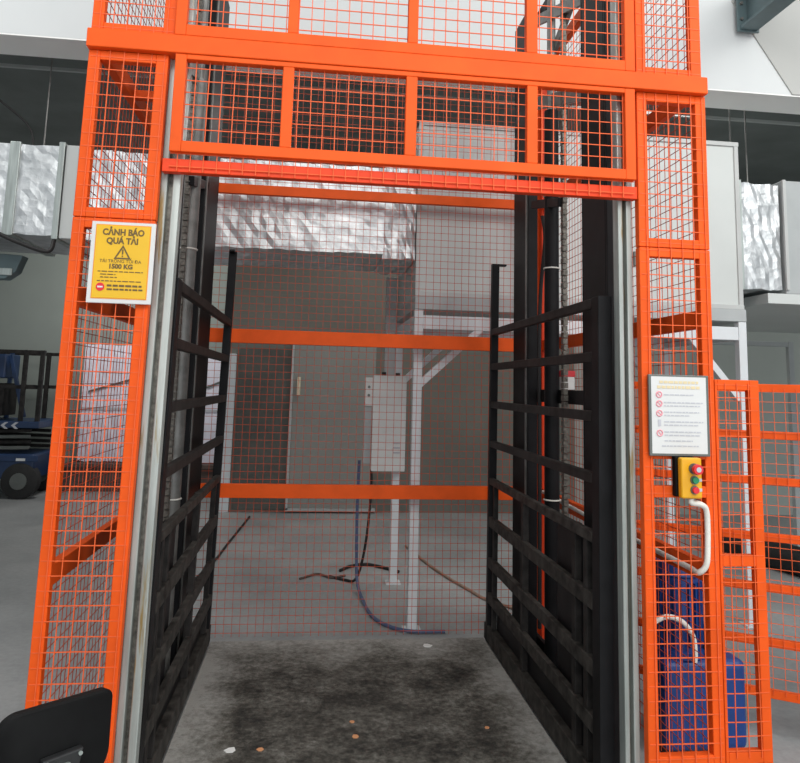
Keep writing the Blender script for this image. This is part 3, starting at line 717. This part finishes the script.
# ------------------------------------------------------------------ small scraps on the deck
def chip(x, y, r, mat, lab):
    m = MB(); n = 6
    P = [(x + r * random.uniform(.6, 1.1) * math.cos(k * 2 * PI / n), y + r * random.uniform(.6, 1.1) * math.sin(k * 2 * PI / n)) for k in range(n)]
    m.prism(P, 'z', .0242, .028)
    return tag(m.build('scrap', M[mat], None), lab, 'scrap')
chip(.78, 4.70, .035, 'white_chip', 'white paper scrap near the rear right of the dusty deck')
chip(.262, 3.55, .020, 'orange_chip', 'orange paint flake at front middle of the deck, nearest of two')
chip(.255, 3.70, .014, 'orange_chip', 'orange paint flake at front middle of the deck, farther of two')
chip(-.30, 3.46, .030, 'white_chip', 'pale chip at the front left of the dusty deck')
chip(-.17, 3.46, .016, 'orange_chip', 'small orange flake just right of the pale chip on the deck')
chip(.90, 3.60, .014, 'orange_chip', 'small orange flake at the front right of the dusty deck')

# ------------------------------------------------------------------ foreground chair
t = thing('work_stool', 'black stool seen from behind by its small plastic backrest, lower left corner', 'stool', (-.68, 1.94, 0))
A = Vector((-.4442, 1.80, .9418))
ux = Vector((.7782, .628, 0)).normalized(); nrm = Vector((ux.y, -ux.x, 0))   # nrm points out of the back of the rest
def cp(u, v, d): return A + ux * (u - .1) + Vector((0, 0, v - .095)) + nrm * (d - .8 * u * u)
outline = []
def arc(cu, cv, r, a0, a1, n=8):
    for k in range(n + 1):
        a = math.radians(a0 + (a1 - a0) * k / n); outline.append((cu + r * math.cos(a), cv + r * math.sin(a)))
arc(.099, .071, .024, 0, 90); arc(-.078, .050, .045, 90, 180, 10); arc(-.063, -.035, .06, 180, 270); arc(.063, -.035, .06, 270, 360)
m = MB(); n = len(outline)
rim = [cp(u, v, 0) for u, v in outline]; back = [cp(u * .98, v * .98, -.022) for u, v in outline]
inner_f = [cp(u * .96, v * .955, .004) for u, v in outline]
m._add(rim + back + inner_f, [tuple(range(2 * n, 3 * n)), tuple(range(2 * n - 1, n - 1, -1))] +
       [(i, (i + 1) % n, n + (i + 1) % n, n + i) for i in range(n)] + [(i, (i + 1) % n, 2 * n + (i + 1) % n, 2 * n + i) for i in range(n)])
br = m.build('backrest', M['black_plastic'], t, 0, True)
k = MB(); P = [(-.036, -.006), (.052, -.003), (.046, -.03), (.030, -.085), (-.018, -.085), (-.030, -.03)]
k._add([cp(u, v, .022) for u, v in P] + [cp(u, v, .002) for u, v in P], [tuple(range(6)), tuple(range(11, 5, -1))] + [(i, (i + 1) % 6, 6 + (i + 1) % 6, 6 + i) for i in range(6)])
k.build('bracket', M['bracket'], t, .004)
for u, v in ((-.026, -.014), (.043, -.012)): MB().cyl(cp(u, v, .022), cp(u, v, .026), .0045, 12).build('screw', M['galv'], br, 0, True)
sc = A - ux * .1 - nrm * .26; sc.z = 0
MB().tube(smooth_path([cp(.008, -.022, .028), cp(.008, -.08, .030), cp(.008, -.30, .03), cp(.008, -.36, -.02), sc + Vector((0, 0, .455))]), .013, 10).build('back_support', M['galv'], t, 0, True)
sp = []
for kk in range(28):
    a = 2 * PI * kk / 28; c, s_ = math.cos(a), math.sin(a)
    sp.append((sc.x + .22 * math.copysign(abs(c) ** .6, c), sc.y + .21 * math.copysign(abs(s_) ** .6, s_)))
MB().prism(sp, 'z', .44, .50).build('seat', M['black_plastic'], t, .015, seg=3)
MB().cyl((sc.x, sc.y, .09), (sc.x, sc.y, .44), .028, 16).build('column', M['grey_steel'], t, 0, True)
for kk in range(5):
    a = 2 * PI * kk / 5 + .3; q = Vector((math.cos(a), math.sin(a), 0))
    l = MB().bar(sc + Vector((0, 0, .10)), sc + q * .27 + Vector((0, 0, .075)), .045, .03).build('leg', M['black_plastic'], t, .005)
    e = sc + q * .26; n2 = Vector((-q.y, q.x, 0)) * .018
    MB().cyl(e - n2 + Vector((0, 0, .028)), e + n2 + Vector((0, 0, .028)), .028, 16).build('castor', M['rubber'], l, 0, True)

# ------------------------------------------------------------------ lights and world
w = bpy.data.worlds.new('hall'); scene.world = w; w.use_nodes = True
w.node_tree.nodes['Background'].inputs['Color'].default_value = (.86, .93, 1.0, 1)
w.node_tree.nodes['Background'].inputs['Strength'].default_value = .36
def area(name, loc, target, sx, sy, power, color=(1, .98, .95)):
    l = bpy.data.lights.new(name, 'AREA'); l.shape = 'RECTANGLE'; l.size = sx; l.size_y = sy; l.energy = power; l.color = color
    o = bpy.data.objects.new(name, l); COL.objects.link(o); o.location = loc
    o.rotation_euler = (Vector(target) - Vector(loc)).to_track_quat('-Z', 'Y').to_euler()
    return o
area('hall_light_front', (.5, -2.6, 6.0), (.3, 3.4, 1.0), 6, 3, 330)
area('front_fill', (1.5, -4.2, 2.3), (.8, 4.0, 2.2), 9, 4.2, 185, (.96, .98, 1.0))  # fill light added behind the camera to lift the soffit and front faces
area('hall_light_left', (-5.0, 4.0, 5.6), (-3.5, 5.0, 0), 3, 2.5, 125)
area('hall_light_right', (4.6, .6, 5.6), (3.6, 3.6, 0), 3, 2.5, 190)
area('hall_light_rear', (2.6, 7.5, 4.6), (2.4, 7.0, 0), 5, 1.2, 70)
area('panel_fill', (-2.8, 9.6, 4.2), (-2.5, 11.5, 1.2), 1.2, .6, 60)  # fill light added to brighten the wrapped panels

# ------------------------------------------------------------------ camera
cam = bpy.data.cameras.new('camera'); co = bpy.data.objects.new('camera', cam); COL.objects.link(co)
rx, ry, rz = -.1309016, -.1163991, .0264534
def Rx(a): return Matrix(((1, 0, 0), (0, math.cos(a), -math.sin(a)), (0, math.sin(a), math.cos(a))))
def Ry(a): return Matrix(((math.cos(a), 0, math.sin(a)), (0, 1, 0), (-math.sin(a), 0, math.cos(a))))
def Rz(a): return Matrix(((math.cos(a), -math.sin(a), 0), (math.sin(a), math.cos(a), 0), (0, 0, 1)))
Mc = Rz(rz) @ Rx(rx) @ Ry(ry) @ Matrix(((1, 0, 0), (0, 0, -1), (0, 1, 0)))
right, down, fwd = Mc[0], Mc[1], Mc[2]
R3 = Matrix((right, -down, -fwd)).transposed()
co.matrix_world = Matrix.Translation((0, 0, 1.65)) @ R3.to_4x4()
cam.sensor_fit = 'HORIZONTAL'; cam.sensor_width = 36; cam.lens = 710.4 / 800 * 36
cam.shift_y = -(381.5 - 293.0) / 800
cam.clip_start = .05; cam.clip_end = 100
scene.camera = co
scene.view_settings.view_transform = 'Standard'
scene.view_settings.look = 'None'
scene.view_settings.exposure = 0
